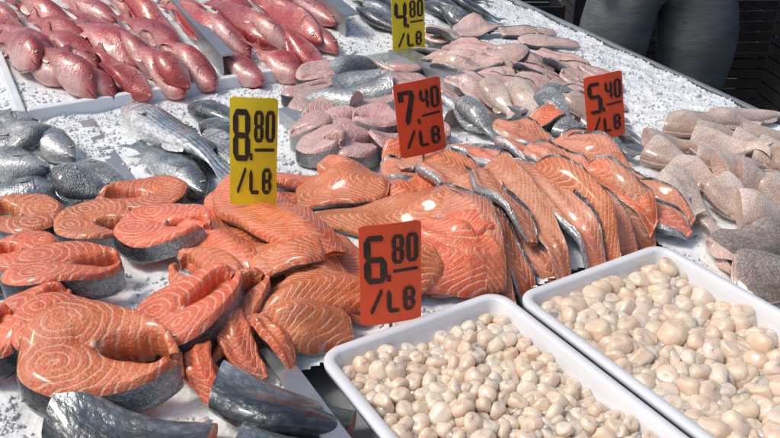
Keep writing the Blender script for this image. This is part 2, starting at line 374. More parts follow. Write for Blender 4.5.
def steak(a,b,W=.11,T=.034,fm='salmon',sm='sskin',opn=.96,cav=1.0,label="",cat="salmon steak",group="salmon steaks on ice",name="salmon_steak",rad=.05,lift=0,bs=.0085,slit=.15,push=.55,pct=80):
    L=wlen(a,b); wr=float(np.clip(max(W,.68*L)/L,.45,1.4)); T=float(np.clip(T/L,.1,.5))
    n,nr=60,12; s=np.linspace(-1,1,n); ph=s*math.pi*opn; W=wr
    P=[];Bd=[]
    j1,j2,j3=random.uniform(-.05,.05),random.uniform(-.03,.03),random.uniform(0,6)
    for i in range(n):
        p=ph[i]
        ox=.5*(1-math.cos(p)); oy=W/2*math.sin(p)*(1.12-.3*ox)
        wob=1+.035*math.sin(3*p+j3)+.015*math.sin(7*p+j3)
        ox=.5+(ox-.5)*wob; oy=oy*wob+ (j1*8*ox**3*.3)
        ix=.93-slit-slit*1.05*math.cos(p); iy=.075*cav*wr*math.sin(p)*(1+1.2*max(0,-math.cos(p)))+(j1*8*ix**3*.3)
        edge=min(1,(1-abs(s[i]))*9+.25)
        t=np.linspace(0,1,nr)
        top=[]
        for tt in t:
            x=ix+(ox-ix)*tt; y=iy+(oy-iy)*tt; e=min(1,(1-tt)*6+.8)*min(1,tt*5+.78)
            top.append((x,y,T*(e*(.6+.4*edge)+.04*math.sin(tt*3.1)+.03*math.sin(x*9+j3)+.025*math.sin(y*14+j3)-.08*math.exp(-(y/.05)**2)*(1 if x>.35 else 0))))
        side=[(ox+(ox-ix)*.02,oy+(oy-iy)*.02,T*k) for k in (.72,.45,.2)]
        bot=[(ix+(ox-ix)*tt,iy+(oy-iy)*tt,0.0) for tt in t[::-1][::2]]
        ins=[(ix,iy,T*.4)]
        ring=top+side+bot+ins; P.append(ring)
        rb=[]
        for (x,y,z) in ring:
            sg=1 if s[i]>=0 else -1
            dd=math.hypot((x-.26)*.85,(abs(y)-W*.20)*1.25)
            rb.append(dd*L/bs+ (0 if sg>0 else .37))
        Bd.append(rb)
    P=np.array(P);Bd=np.array(Bd);m=P.shape[1]; R=P.copy()
    F,C,fl=loftF(n,m,P)
    F.append(tuple(range(m))[::-1]);C.append(0);F.append(tuple((n-1)*m+j for j in range(m)));C.append(0)
    V=P.reshape(-1,3).copy()
    f,Wd,sc=place(V,1.0,a,b,T*L,rad,lift,push,pct)
    RR=R.reshape(-1,3);BB=Bd.reshape(-1)
    fl_=[i for i,c in enumerate(C) if not (nr-1<=c<=nr+3)]; sk=[i for i,c in enumerate(C) if (nr-1<=c<=nr+3)]
    A_=sub(Wd,F,fl_,RR,BB); ob=mkobj(name,A_[0],A_[1],M[fm],rest=A_[2],band=A_[3],label=label,cat=cat,group=group)
    A_=sub(Wd,F,sk,RR,BB); mkobj("skin",A_[0],A_[1],M[sm],parent=ob,rest=A_[2],band=A_[3])
    q=[];F2=[]; bx_=.93-2.05*slit-.06
    for i in range(4):
        rr=(.0,.014,.024,.028)[i]; zz=(.012,.011,.004,-.03)[i]
        for j in range(12):
            an=j/12*2*math.pi; q.append([bx_+rr*math.cos(an),rr*math.sin(an)*1.0,T*.93+zz])
    for i in range(3):
        for j in range(12): F2.append((i*12+j,(i+1)*12+j,(i+1)*12+(j+1)%12,i*12+(j+1)%12))
    mkobj("backbone",f(np.array(q)),F2,M['bone'],parent=ob)
    return ob
def fillet(a,b,W=.09,T=.02,fm='fillet',sm='fskin',taper=.35,roll=0,bend=0,blunt=True,label="",cat="fish fillet",group="salmon fillets",name="salmon_fillet",rad=.022,lift=0,ls=.010,fold=0,wave=0,sh=.3):
    L=wlen(a,b); wr=float(np.clip(W/L,.12,1.3)); T=float(np.clip(T/L,.04,.4)); lines=L/ls
    n,nt=46,17; u=np.linspace(0,1,n); v=np.linspace(-1,1,nt)
    st=[(0,.72),(.03,.86),(.12,.96),(.35,1.0),(.6,.9),(.85,.55*(1-taper)+.9*taper),(.96,taper*.95),(1,taper*.7)]
    hw=smooth_ip(u,st)*wr/2; th=smooth_ip(u,[(0,.65),(.04,.98),(.4,1),(.8,.7),(.97,.45),(1,.25)])*T
    o1,o2=random.uniform(0,6),random.uniform(0,6)
    P=[];B=[]
    for i in range(n):
        e1=1+.06*math.sin(u[i]*9+o1)+.03*math.sin(u[i]*23+o2); e2=1+.06*math.sin(u[i]*8+o2)+.03*math.sin(u[i]*19+o1)
        ring=[]
        for vv in v:
            y=vv*hw[i]*(e1 if vv>0 else e2)
            z=th[i]*(1-.32*abs(vv)**6)*(.88+.12*math.cos((vv-.1)*5.5))*(1-.18*(vv+1)/2)*(1+.06*math.sin(u[i]*11+vv*2+o2))
            x=u[i]- .05*(1-vv*vv)*(1-u[i])**6*(1 if blunt else 0)
            ring.append((x,y,z))
        ring.append((u[i],hw[i]*e1*1.03,th[i]*sh))
        for vv in (.9,.5,0,-.5,-.9): ring.append((u[i],vv*hw[i],0))
        ring.append((u[i],-hw[i]*e2*1.03,th[i]*sh))
        P.append(ring); B.append([lines*(x+.42*wr*math.sqrt((y/wr*2-.12)**2*1.2+.03)*2) for (x,y,z) in ring])
    P=np.array(P);B=np.array(B);m=P.shape[1];R=P.copy()
    F,C,fl=loftF(n,m,P)
    F.append(tuple(range(m))[::-1]);C.append(0);F.append(tuple((n-1)*m+j for j in range(m)));C.append(0)
    V=P.reshape(-1,3).copy(); 
    V[:,1]+=bend*np.sin(np.clip(V[:,0],0,1)*math.pi); V[:,2]+=wave*(np.sin(V[:,0]*7+o1)+1)*.5
    if fold: V[:,2]+=fold*np.clip(V[:,1]/(wr/2),-1,1)**2
    if roll:
        r_=math.radians(roll); y,z=V[:,1].copy(),V[:,2].copy(); V[:,1]=y*math.cos(r_)-z*math.sin(r_); V[:,2]=y*math.sin(r_)+z*math.cos(r_); V[:,2]-=V[:,2].min()
    f,Wd,sc=place(V,1.0,a,b,T*L,rad,lift)
    RR=R.reshape(-1,3);BB=B.reshape(-1)
    issk=lambda c: nt<=c<=m-2
    fl_=[i for i,c in enumerate(C) if not issk(c) or i>=len(F)-2]; sk=[i for i,c in enumerate(C) if issk(c) and i<len(F)-2]
    if sh>.4:
        fl_=[i for i,c in enumerate(C) if c<nt-1 or i>=len(F)-2]; sk=[i for i,c in enumerate(C) if c>=nt-1 and i<len(F)-2]
    A_=sub(Wd,F,fl_,RR,BB); ob=mkobj(name,A_[0],A_[1],M[fm],rest=A_[2],band=A_[3],label=label,cat=cat,group=group)
    A_=sub(Wd,F,sk,RR,BB); mkobj("skin",A_[0],A_[1],M[sm],parent=ob,rest=A_[2],band=A_[3])
    return ob
def prism(name,poly,z0,z1,mat,bev=0,**k):
    n=len(poly); z1=[z1]*n if isinstance(z1,(int,float)) else z1
    V=[(x,y,z0) for x,y in poly]+[(x,y,z1[i]) for i,(x,y) in enumerate(poly)]
    F=[tuple(range(n))[::-1],tuple(range(n,2*n))]+[(i,(i+1)%n,n+(i+1)%n,n+i) for i in range(n)]
    ob=mkobj(name,V,F,mat,smooth=False,**k)
    if bev: mo=ob.modifiers.new("bevel",'BEVEL'); mo.width=bev; mo.segments=2
    return ob
def wall(a,b,t):
    a=np.array(a);b=np.array(b);d=(b-a)/np.linalg.norm(b-a);n=np.array([-d[1],d[0]])*t/2
    return [tuple(a-n),tuple(b-n),tuple(b+n),tuple(a+n)]
# ------------------------------------------------------------ setting
S=250
prism("ground",[(-S,-S),(S,-S),(S,S),(-S,S)],-.2,0,M['ground'],kind="structure",label="dark asphalt street surface under the stall",cat="ground")
prism("pavement",[(-8,3.0-.35),(12,2.65),(12,9),(-8,9)],.004,.12,M['pave'],bev=.01,kind="structure",label="raised paved sidewalk behind the stall",cat="pavement")
e1=G(540,24,TZ); e2=G(780,141,TZ); ed=(e2-e1)/np.linalg.norm(e2-e1)
eN=e1-ed*.25; eF=e2+ed*1.0
poly=[tuple(PQ(-1.3,-.2)),tuple(eF),tuple(eN),tuple(e1-ed*.25+Vv*1.5),tuple(PQ(-1.3,3.6))]
ctr=prism("market_counter",poly,.81,TZ,M['steel2'],label="long steel fish counter covered with crushed ice",cat="market counter")
prism("rim",wall(eF,eN,.016),TZ+.001,TZ+.05,M['steel'],bev=.003,parent=ctr)
nn=np.array([ed[1],-ed[0]]); nn=nn if nn[0]>0 else -nn
prism("outer_rail",wall(eF+nn*.05,eN+nn*.05,.03),.78,TZ+.012,M['steel'],bev=.006,parent=ctr)
prism("skirt",wall(eF-nn*.03,eN-nn*.03,.01),.12,.809,M['black'],parent=ctr)
for pt in (PQ(-1.1,0),PQ(1.5,-.0),PQ(-1.1,3.2),eN-nn*.08,e2-nn*.08):
    prism("leg",[(pt[0]-.025,pt[1]-.025),(pt[0]+.025,pt[1]-.025),(pt[0]+.025,pt[1]+.025),(pt[0]-.025,pt[1]+.025)],.001,.809,M['steel'],bev=.004,parent=ctr)
A=c0; B=PQ(SHELF_P1,cQ); C_=PQ(cP,cQ+1.3); D_=PQ(SHELF_P1,cQ+1.3)
fb=prism("foam_box",[tuple(A),tuple(B),tuple(D_),tuple(C_)],TZ+.002,.868,M['foam'],label="white foam box of ice holding red snappers",cat="display box")
for a_,b_ in ((A,B),(C_,A),(B,D_),(D_,C_)):
    d_=(b_-a_)/np.linalg.norm(b_-a_); pl=wall(a_+d_*.014,b_+d_*.010,.022)
    prism("side_wall",pl,.869,[.925+SLP*max(0,toPQ(*p)[1]-cQ) for p in pl],M['foam'],bev=.004,parent=fb)
def divider(a,b,h=.06,lip=.02,label="steel divider between piles of fish on ice",z=TZ+.002,mat='steel',sl=False):
    a=np.array(a);b=np.array(b); d=(b-a)/np.linalg.norm(b-a); n=np.array([-d[1],d[0]])
    prof=[(0,0),(0,h),(lip,h+.001),(lip,h-.004),(.003,h-.005),(.003,0)]
    V=[];k=len(prof)
    for P_ in (a,b):
        for (o,zz) in prof:
            x,y=P_[0]+n[0]*o,P_[1]+n[1]*o; V.append((x,y,z+zz+(float(slope(*toPQ(x,y))) if sl else 0)))
    F=[tuple(range(k)),tuple(range(2*k-1,k-1,-1))]+[(i,k+i,k+(i+1)%k,(i+1)%k) for i in range(k)]
    mkobj("steel_divider",V,F,M[mat],smooth=False,label=label,cat="divider",group="steel dividers on the counter")
w_=-Vv
q=G(80,122,.905); divider(q,q+w_*.86,.055,.03)
q=G(282,118,.92); divider(q+Vv*.02,q+w_*.30,.085,.05,"broad steel tray edge beside dark fish")
q=G(392,56,.93); divider(q+Vv*.02,q+w_*.58,.09,.06,"steel divider beside cut pink fish")
divider(PQ(.297,.80),PQ(.297,.05),.06,-.03,"wet steel divider beside the scallop tub")
q=G(222,62,.96); divider(q+Vv*.85,q,.075,.035,"steel divider between red fish",z=.90,sl=True)
q=G(345,30,.96); divider(q+Vv*.6,q,.08,.05,"steel tray edge beside red fish",z=.90,sl=True)
# ------------------------------------------------------------ FISH
sn=[(-10,-14,40,0),(40,-16,88,-2),(88,-16,140,-2),(140,-16,190,0),(190,-18,245,-2),(245,-16,300,0),(290,-18,336,0),(330,-16,300,-4),
(-44,8,20,24),(6,4,66,20),(56,2,116,20),(96,0,156,20),(150,-4,206,14),(196,-6,256,14),(236,-2,300,18),(276,-2,336,22),(0,22,-50,30),
(-44,26,30,42),(14,18,84,36),(66,14,136,36),(110,12,178,36),(170,10,226,30),(204,8,266,32),(246,8,316,30),(278,12,338,38),
(-30,44,26,60),(-6,36,50,52),(30,36,96,52),(78,32,150,50),(120,30,182,50),(170,24,232,46),(210,20,282,44),(256,22,322,46),
(8,50,60,68),(44,50,98,68),(80,46,136,66),(108,42,170,62),(146,38,200,60),(200,34,250,54),(238,34,296,50),(278,38,326,54),
(22,66,68,82),(62,66,112,84),(96,64,150,84),(130,58,182,78),(164,54,214,72),(210,50,262,66),(250,46,300,60),(6,56,40,76),(40,60,92,80),(150,66,188,80)]
for i,(a,b,c,d) in enumerate(sn):
    fish('snapper',M['snap'],(a,b),(c,d),bend=random.uniform(-.03,.03),girth=random.uniform(.064,.074),label="small red snapper lying on crushed ice",cat="red snapper",group="red snappers on ice",name="red_snapper",mirror=random.choice((1,1,-1)),rad=.03,n=34,m=18)
for (a,b,c,d) in [(350,-10,400,0),(395,-10,450,0),(440,-10,492,4),(348,8,398,20),(415,0,474,12),(446,6,504,18),(356,20,412,34),(420,14,482,26),(440,24,494,34),(360,4,408,12),(396,16,356,8)]:
    fish('bass',M['dark'],(c,d),(a,b),bend=random.uniform(-.05,.05),girth=.065,label="small silvery fish piled in a steel tray",cat="silver fish",group="silver fish in the far tray",name="silver_fish",rad=.03,n=34,m=18)
for (a,b,c,d,k) in [(-40,135,40,128,'grey'),(-45,160,30,150,'grey'),(0,126,78,168,'grey'),(-50,190,34,172,'grey'),(-40,210,66,198,'dark'),(134,198,70,178,'grey'),(60,128,4,148,'grey'),(-30,178,54,188,'grey'),(120,212,58,196,'dark')]:
    fish('bass',M[k],(a,b),(c,d),bend=random.uniform(-.05,.05),girth=.09,label="plump grey scaled fish lying on ice" if k=='grey' else "dark grey fish lying on ice",cat="grey fish",group="grey fish on ice",name="grey_fish",rad=.05)
for (a,b,c,d,k,g_,lb) in [(262,136,188,110,'dark',.075,"dark whole fish beside the steel tray edge"),(268,158,200,134,'dark',.07,"dark whole fish beside the steel tray edge"),
    (262,186,206,148,'grey',.075,"grey fish behind the yellow price card"),(132,152,206,206,'dark',.085,"dark silvery fish with head over the ice"),(240,190,124,113,'bass',.10,"large striped silver bass lying on ice")]:
    fish('bass',M[k],(a,b),(c,d),bend=random.uniform(-.02,.03),girth=g_,label=lb,cat="whole fish",group="silver whole fish on ice",name="whole_fish",rad=.05,mirror=-1 if k=='bass' else 1)
L1="chunky cut of pale pink fish with grey skin"
pk=[(300,84,345,70),(330,72,372,66),(372,66,330,76),(420,75,372,72),(285,100,330,88),(330,92,382,84),(385,82,432,92),(290,112,338,104),(345,100,392,98),(395,98,440,106),(436,92,480,108),
(300,128,350,118),(350,112,300,118),(352,118,408,112),(405,112,450,122),(312,146,362,132),(366,136,318,140),(360,140,412,130),(408,132,450,140),(330,158,380,148),(440,118,488,132),(300,140,342,152),(372,156,408,146),(310,100,356,108),(398,120,352,126),(330,126,290,132)]
for i,(a,b,c,d) in enumerate(pk):
    if i%3==2: fish('bass',M['grey'],(a,b),(c,d),girth=.07,u0=.3,u1=.72,label="headless section of grey fish with pink cut end",cat="fish piece",group="cut pink fish pieces",name="fish_piece",capmat=M['pale'],rad=.03,n=26,m=18)
    else: steak((a,b),(c,d),W=random.uniform(.085,.11),T=.038,fm='pale',sm='gskin',cav=1,slit=random.uniform(.1,.2),label=L1,cat="fish steak",group="cut pink fish pieces",name="fish_steak",rad=.045)
for r_ in range(5):
    for c_ in range(8):
        x=430+c_*22+r_*9+random.uniform(-5,5); y=42+r_*12+c_*4+random.uniform(-3,3)
        if x>606 or y>122 : continue
        k=(r_+c_)%4
        if k==0: steak((x+26,y+2),(x-18,y-3),W=.09,T=.03,fm='pale2',sm='gskin',cav=.8,label="pale fish steak edged with dark skin",cat="fish steak",group="pale fish cuts",name="fish_steak",rad=.045)
        else: fillet((x-26,y-2+random.uniform(-4,4)),(x+28,y+5),W=.07,T=.026,fm=('pale2','pale','cut')[k-1],sm='gskin',taper=.5,bend=random.uniform(-.08,.08),label="pale pink fillet piece edged with dark skin",group="pale fish cuts",name="fish_fillet",roll=random.choice((0,25,-25)),sh=.6)
for (a,b,c,d) in [(500,34,556,32),(520,44,580,44),(455,34,510,28)]:
    fillet((a,b),(c,d),W=.07,T=.024,fm='pale2',sm='gskin',taper=.5,label="pale pink fillet piece edged with dark skin",group="pale fish cuts",name="fish_fillet",roll=20,sh=.6)
for (a,b,c,d,k) in [(592,110,548,96,'grey'),(548,128,516,100,'whit'),(580,132,544,108,'grey'),(516,118,488,100,'whit'),(606,150,556,138,'grey'),(640,164,586,142,'grey'),(620,172,562,150,'whit'),(652,158,606,136,'grey'),(502,134,466,112,'grey'),(604,128,570,116,'whit')]:
    fish('bass',M[k],(a,b),(c,d),girth=.065,u0=.3,u1=1.0,label="headless grey fish tail section on ice",cat="fish piece",group="headless grey fish",name="fish_tail",capmat=M['pale2'],rad=.03,n=30,m=18)
wh=[(800,122,712,130),(765,130,672,130),(728,142,664,132),(812,148,738,140),(762,150,694,142),(800,168,730,152),(712,154,644,156),(830,186,752,168),(768,170,690,154),(706,180,648,160),(812,208,762,190),
(752,180,694,170),(730,200,670,180),(770,180,716,188),(700,196,650,192),(790,200,735,196),(722,238,664,202),(820,186,775,178),(764,232,712,206),(812,232,764,208),(800,224,736,220),(700,216,652,196)]
for (a,b,c,d) in wh:
    fish('bass',M['whit'],(a,b),(c,d),bend=random.uniform(-.04,.04),girth=.07,u0=.27,u1=.98,label="headless tan whiting with pale cut end",cat="headless whiting",group="headless whiting on ice",name="headless_whiting",capmat=M['cut'],rad=.035,n=30,m=20)
for (a,b,c,d,w) in [(722,264,812,262,.09),(720,250,812,236,.09),(735,285,815,290,.09)]:
    fillet((a,b),(c,d),W=w,T=.025,fm='cut',sm='brown',roll=180,taper=.7,label="brown scaled fish piece laid skin up",cat="fish piece",group="brown fish pieces",name="fish_piece")
LT="pink orange fillet with silver skin edge"
tr=[(560,126,502,132,.07,0),(498,130,552,144,.07,10),(550,142,614,134,.07,0),(610,152,556,138,.07,0),(388,160,452,172,.08,0),(384,174,440,168,.08,0),(560,160,640,172,.07,-15),(466,152,398,164,.08,0),
(452,178,432,152,.07,0),(450,152,540,164,.07,10),(500,148,580,174,.07,-10),(560,156,650,192,.065,20),(470,176,398,200,.08,0),(606,180,696,212,.06,20),(596,190,690,226,.06,-20),(566,178,660,216,.06,25),
(436,172,526,200,.075,15),(426,182,474,228,.075,-15),(520,174,620,212,.06,25),(560,194,668,240,.06,20),(536,186,642,250,.06,30),(506,184,610,258,.06,-20),(466,196,560,262,.065,25),(496,190,584,268,.05,30),(444,206,544,274,.065,-20),(436,212,516,280,.055,25),(420,190,502,252,.07,10),(476,182,532,232,.06,-20),(586,178,660,206,.055,20),(470,160,536,182,.06,-15),(530,150,590,166,.055,15)]
for i,(a,b,c,d,w,r_) in enumerate(tr):
    fillet((a,b),(c,d),W=w,T=.026,fm='trout' if i%4 else 'fillet',sm='fskin',taper=.45,roll=r_,bend=random.uniform(-.09,.09),label=LT,group="pink fillets heaped on ice",name="pink_fillet",fold=.04,wave=.06,sh=.72,rad=.02,ls=.0125)
LS="large orange salmon fillet with white fat lines"
sf=[(210,205,300,205,.11,0),(250,184,372,186,.09,0),(330,182,410,210,.09,0),(190,222,262,262,.11,0),(400,232,502,226,.09,0),(425,246,496,276,.08,0),(340,296,268,322,.08,0),(500,270,428,280,.07,0),(300,240,380,270,.1,0),
(232,262,330,280,.1,0),(398,246,490,258,.085,0),(300,262,372,296,.09,0),(432,272,376,300,.07,0),(452,222,312,222,.10,0),(385,196,296,200,.10,0),(256,308,370,284,.08,0),(274,324,352,312,.06,0),(186,228,262,272,.10,-12),(320,250,248,262,.10,10),(236,198,334,272,.11,0)]
for i,(a,b,c,d,w,r_) in enumerate(sf):
    fillet((a,b),(c,d),W=w,T=.032,fm='fillet',sm='fskin',taper=.62,roll=r_ or random.choice((-8,0,8)),bend=random.uniform(-.08,.08),label=LS,group="salmon fillets heaped on ice",fold=-.04,wave=.04,rad=.03,ls=.0125)
def ss(a,b,c,d,W=.11,T=.038,lb="thick salmon steak with dark skin rim on ice",**k): steak((a,b),(c,d),W=W,T=T,label=lb,bs=random.uniform(.0085,.011),slit=random.uniform(.16,.24),cav=1.5,rad=.085,push=.8,pct=85,**k)
ss(100,262,30,285,.1,.02); ss(100,330,20,312,.1,.02); ss(110,364,40,330,.1,.02); ss(236,298,172,268,.09,.025)
ss(62,224,-14,218,.11,.03); ss(190,206,102,206,.10,.032); ss(62,228,134,236,.12,.036); ss(122,234,214,252,.12,.036)
ss(-16,286,44,252,.11,.036); ss(60,256,-10,258,.1,.036)
ss(0,330,70,296,.11,.04); ss(-30,374,24,340,.11,.04)
ss(12,346,128,324,.10,.042,lb="thick salmon steak showing dark silvery skin"); ss(10,298,128,280,.10,.042,lb="thick salmon steak showing dark silvery skin")
ss(200,326,262,288,.09,.03)
for (a,b,c,d,w) in [(196,352,262,326,.05),(190,366,232,390,.04),(232,326,262,362,.045),(204,340,222,392,.035),(258,330,292,352,.03)]:
    fillet((a,b),(c,d),W=w,T=.022,fm='salmon',sm='sskin',taper=.5,bend=random.uniform(-.15,.15),wave=.08,label="narrow strip of salmon belly on ice",cat="salmon strip",group="salmon belly strips",name="salmon_strip",roll=random.choice((-20,15)))
ss(138,340,238,288,.125,.046)
ss(24,382,184,370,.11,.05,lb="large salmon steak showing orange flesh")
for (a,b,c,d,u0,u1,g_,lb) in [(212,452,62,432,.22,.66,.08,"dark silvery salmon body piece on ice"),(345,470,240,462,.25,.62,.085,"dark silvery salmon body piece on ice"),(352,424,222,412,.22,.6,.085,"shiny scaled salmon body piece beside the divider")]:
    fish('bass',M['chunk'],(a,b),(c,d),girth=g_,u0=u0,u1=u1,bend=.05,flat=.7,dent=.25,label=lb,cat="salmon piece",group="salmon body pieces",name="salmon_piece",capmat=M['salmon'],rad=.06,n=60,m=36)
# ------------------------------------------------------------ ice bed and chips
IX=np.arange(0,NX,1); IY=np.arange(0,700,1)
HH=H0[np.ix_(IX,IY)]
P2,Q2=GP[np.ix_(IX,IY)],GQ[np.ix_(IX,IY)]
XX,YY=GX[np.ix_(IX,IY)],GY[np.ix_(IX,IY)]
side=(XX-e1[0])*nn[0]+(YY-e1[1])*nn[1]
ok=(side<-.012)&~((P2>.309)&(Q2<.742)&(P2<.951))&(P2>-1.28)&(Q2>-.18)&(HH>TZ+.005)
ok&=(np.abs(XX)<.62*YY+.35)
idx=-np.ones(ok.shape,int); idx[ok]=np.arange(ok.sum())
Vi=np.stack([XX[ok],YY[ok],HH[ok]],1)
a_=idx[:-1,:-1];b_=idx[1:,:-1];c_=idx[1:,1:];d_=idx[:-1,1:]; g=(a_>=0)&(b_>=0)&(c_>=0)&(d_>=0)
Fi=np.stack([a_[g],b_[g],c_[g],d_[g]],1)
def fastmesh(name,V,F,mat,**k):
    V=np.asarray(V,np.float32); F=np.asarray(F,np.int32); me=bpy.data.meshes.new(name)
    me.vertices.add(len(V)); me.vertices.foreach_set("co",V.ravel()); kk=F.shape[1]
    me.loops.add(F.size); me.loops.foreach_set("vertex_index",F.ravel()); me.polygons.add(len(F)); me.polygons.foreach_set("loop_start",np.arange(0,F.size,kk,dtype=np.int32)); me.polygons.foreach_set("loop_total",np.full(len(F),kk,np.int32))
    me.update(calc_edges=True); me.validate(); me.materials.append(mat)
    ob=bpy.data.objects.new(name,me); COL.objects.link(ob)
    for a,b in k.items(): ob[a]=b
    return ob
ib=fastmesh("ice",Vi,Fi,M['ice'],kind="stuff",label="bed of white crushed ice on the counter",category="ice")
ib.data.polygons.foreach_set("use_smooth",[True]*len(ib.data.polygons))
free=(H[np.ix_(IX,IY)]-HH<.004)&ok
cand=np.argwhere(free); wgt=1/np.maximum(.6,YY[free])**1.3; wgt/=wgt.sum()
sel=cand[rng.choice(len(cand),34000,p=wgt)]
CV=[];CF=[]
cube=np.array([[x,y,z] for x in(-1,1) for y in(-1,1) for z in(-1,1)],float); cf=np.array([[0,1,3,2],[4,6,7,5],[0,4,5,1],[2,3,7,6],[0,2,6,4],[1,5,7,3]])
for k,(i,j) in enumerate(sel):
    s=rng.uniform(.0010,.0034)*(2.0 if rng.rand()<.06 else 1); c=cube*s*rng.uniform(.5,1.3,3)*rng.uniform(.6,1.15,(8,1)); A_,_=np.linalg.qr(rng.randn(3,3))
    x=gx[i]+rng.uniform(-.003,.003); y=gy[j]+rng.uniform(-.003,.003)
    CV.append(c@A_+[x,y,HH[i,j]+s*.2]); CF.append(cf+8*k)
fastmesh("ice_chips",np.concatenate(CV),np.concatenate(CF),M['chip'],kind="stuff",label="loose chips of crushed ice on the ice bed",category="ice")
# ------------------------------------------------------------ tubs with scallops
def tub(p0,q1,W,Ln,Hh,label):
    Np=12; rad=.028
    def rr(off):
        pts=[]; w=W/2+off; l=Ln/2+off; r=max(.006,rad+off)
        for cx,cy,a0 in ((w-r,l-r,0),(-w+r,l-r,90),(-w+r,-l+r,180),(w-r,-l+r,270)):
            for k in range(Np): an=math.radians(a0+90*k/(Np-1)); pts.append((cx+r*math.cos(an),cy+r*math.sin(an)))
        return pts
    prof=[(-.026,0),(-.010,Hh-.014),(-.007,Hh-.011),(.0045,Hh-.013),(.006,Hh-.003),(.0035,Hh),(-.008,Hh),(-.010,Hh-.003),(-.013,Hh-.014),(-.026,.006)]
    c=PQ(p0+W/2,q1-Ln/2); V=[];F=[]
    for off,z in prof:
        for (x,y) in rr(off): w=U*x+Vv*y; V.append((c[0]+w[0],c[1]+w[1],TZ+.0015+z))
    m=4*Np
    for i in range(len(prof)-1):
        for j in range(m): F.append((i*m+j,i*m+(j+1)%m,(i+1)*m+(j+1)%m,(i+1)*m+j))
    F.append(tuple(range(m))[::-1]); F.append(tuple((len(prof)-1)*m+j for j in range(m)))
    rimrows=(3,8); V=np.array(V); nb=len(F)
    isr=lambda k: k<(len(prof)-1)*m and rimrows[0]<=k//m+1<=rimrows[1]
    A_=sub(V,F,[k for k in range(nb) if not isr(k)]); ob=mkobj("plastic_tub",A_[0],A_[1],M['plastic'],label=label,cat="plastic tub",group="white plastic tubs of scallops")
    A_=sub(V,F,[k for k in range(nb) if isr(k)]); mkobj("rim",A_[0],A_[1],M['plastic'],parent=ob)
    return ob
TH1=.072
tub(.329,.738,.290,.53,TH1,"white plastic tub filled with small scallops"); tub(.640,.714,.296,.53,TH1,"white plastic tub filled with larger scallops")
scm_=[]
for k in range(12):
    n,m=12,16; V=[];F=[]
    s0=rng.uniform(0,6,6)
    for i in range(n+1):
        th=math.pi*i/n
        for j in range(m):
            p=2*math.pi*j/m; c,s=math.cos(p),math.sin(p); st_=math.sin(th)**.5; ct=math.copysign(abs(math.cos(th))**.75,math.cos(th))
            r=1+.11*math.sin(2*p+s0[0])+.07*math.sin(3*p+s0[1])+.07*math.sin(4*th+s0[2]+p)
            V.append((c*st_*r,s*st_*r*(.9+.12*math.sin(s0[3])),ct*(.80+.20*math.sin(s0[4]))*(1+.16*math.sin(p+s0[5]))))
    for i in range(n):
        for j in range(m): F.append((i*m+j,(i+1)*m+j,(i+1)*m+(j+1)%m,i*m+(j+1)%m))
    scm_.append((np.array(V)*.0135,F))
sme=[]
for k,(V,F) in enumerate(scm_):
    me=bpy.data.meshes.new("scallop"); me.from_pydata(V.tolist(),[],F); me.materials.append(M['scal']); me.polygons.foreach_set("use_smooth",[True]*len(me.polygons)); sme.append(me)
def rot():
    return (rng.uniform(-.5,.5) if rng.rand()<.6 else rng.uniform(-1.6,1.6),rng.uniform(-.5,.5),rng.uniform(0,6.28))
lowV=[];lowF=[];cnt=0
def pack(p0,p1,q0,q1,r,tries,k=1.36):
    pts=np.zeros((0,2))
    for _ in range(tries):
        a=rng.uniform(p0+r*.6,p1-r*.6); b=rng.uniform(q0+r*.6,q1-r*.6)
        if len(pts)==0 or ((pts[:,0]-a)**2+(pts[:,1]-b)**2).min()>(k*r)**2: pts=np.vstack([pts,[a,b]])
    return [tuple(p) for p in pts]
for (p0,p1,q1,r,zt,lb,cap) in ((.344,.604,.722,.0128,.051,"small pale scallop in the white tub",185),(.655,.921,.699,.0172,.050,"plump cream scallop in the white tub",112)):
    q0=q1-.50
    top=pack(p0,p1,q0,q1,r,16000)
    vis_=sorted(top,key=lambda t:-t[1])
    rest_=vis_[cap:]
    hz_=lambda a,b: zt+.006*math.sin(a*23+b*17)+.004*math.sin(a*51-b*37)
    for (a,b) in vis_[:cap]:
        w=PQ(a,b); z=TZ+hz_(a,b)+rng.uniform(-.004,.004)
        ob=bpy.data.objects.new("scallop",sme[rng.randint(12)]); ob.location=(w[0],w[1],z); ob.rotation_euler=rot(); s=r/.0135*rng.uniform(.8,1.15); ob.scale=(s,s*rng.uniform(.85,1.15),s)
        COL.objects.link(ob); ob["label"]=lb; ob["category"]="scallop"; ob["group"]="scallops in plastic tubs"
    low=[(a,b,hz_(a,b)-.008) for a,b in pack(p0,p1,q0,q1,r,6000)]+[(a,b,hz_(a,b)-.010) for a,b in pack(p0,p1,q0,q1,r,6000)]+[(a,b,hz_(a,b)) for a,b in rest_]
    for a,b,z in low:
        V,F=scm_[rng.randint(12)]; R_=np.array(Euler(rot()).to_matrix()); w=PQ(a,b); s=r/.0135
        lowF.append(np.array(F)+cnt); v=(V*s)@R_.T+[w[0],w[1],TZ+z]; lowV.append(v); cnt+=len(v)
o=fastmesh("scallops",np.concatenate(lowV),np.concatenate(lowF),M['scal'],kind="stuff",label="scallops lying below the top layer in the tubs",category="scallops")
o.data.polygons.foreach_set("use_smooth",[True]*len(o.data.polygons))
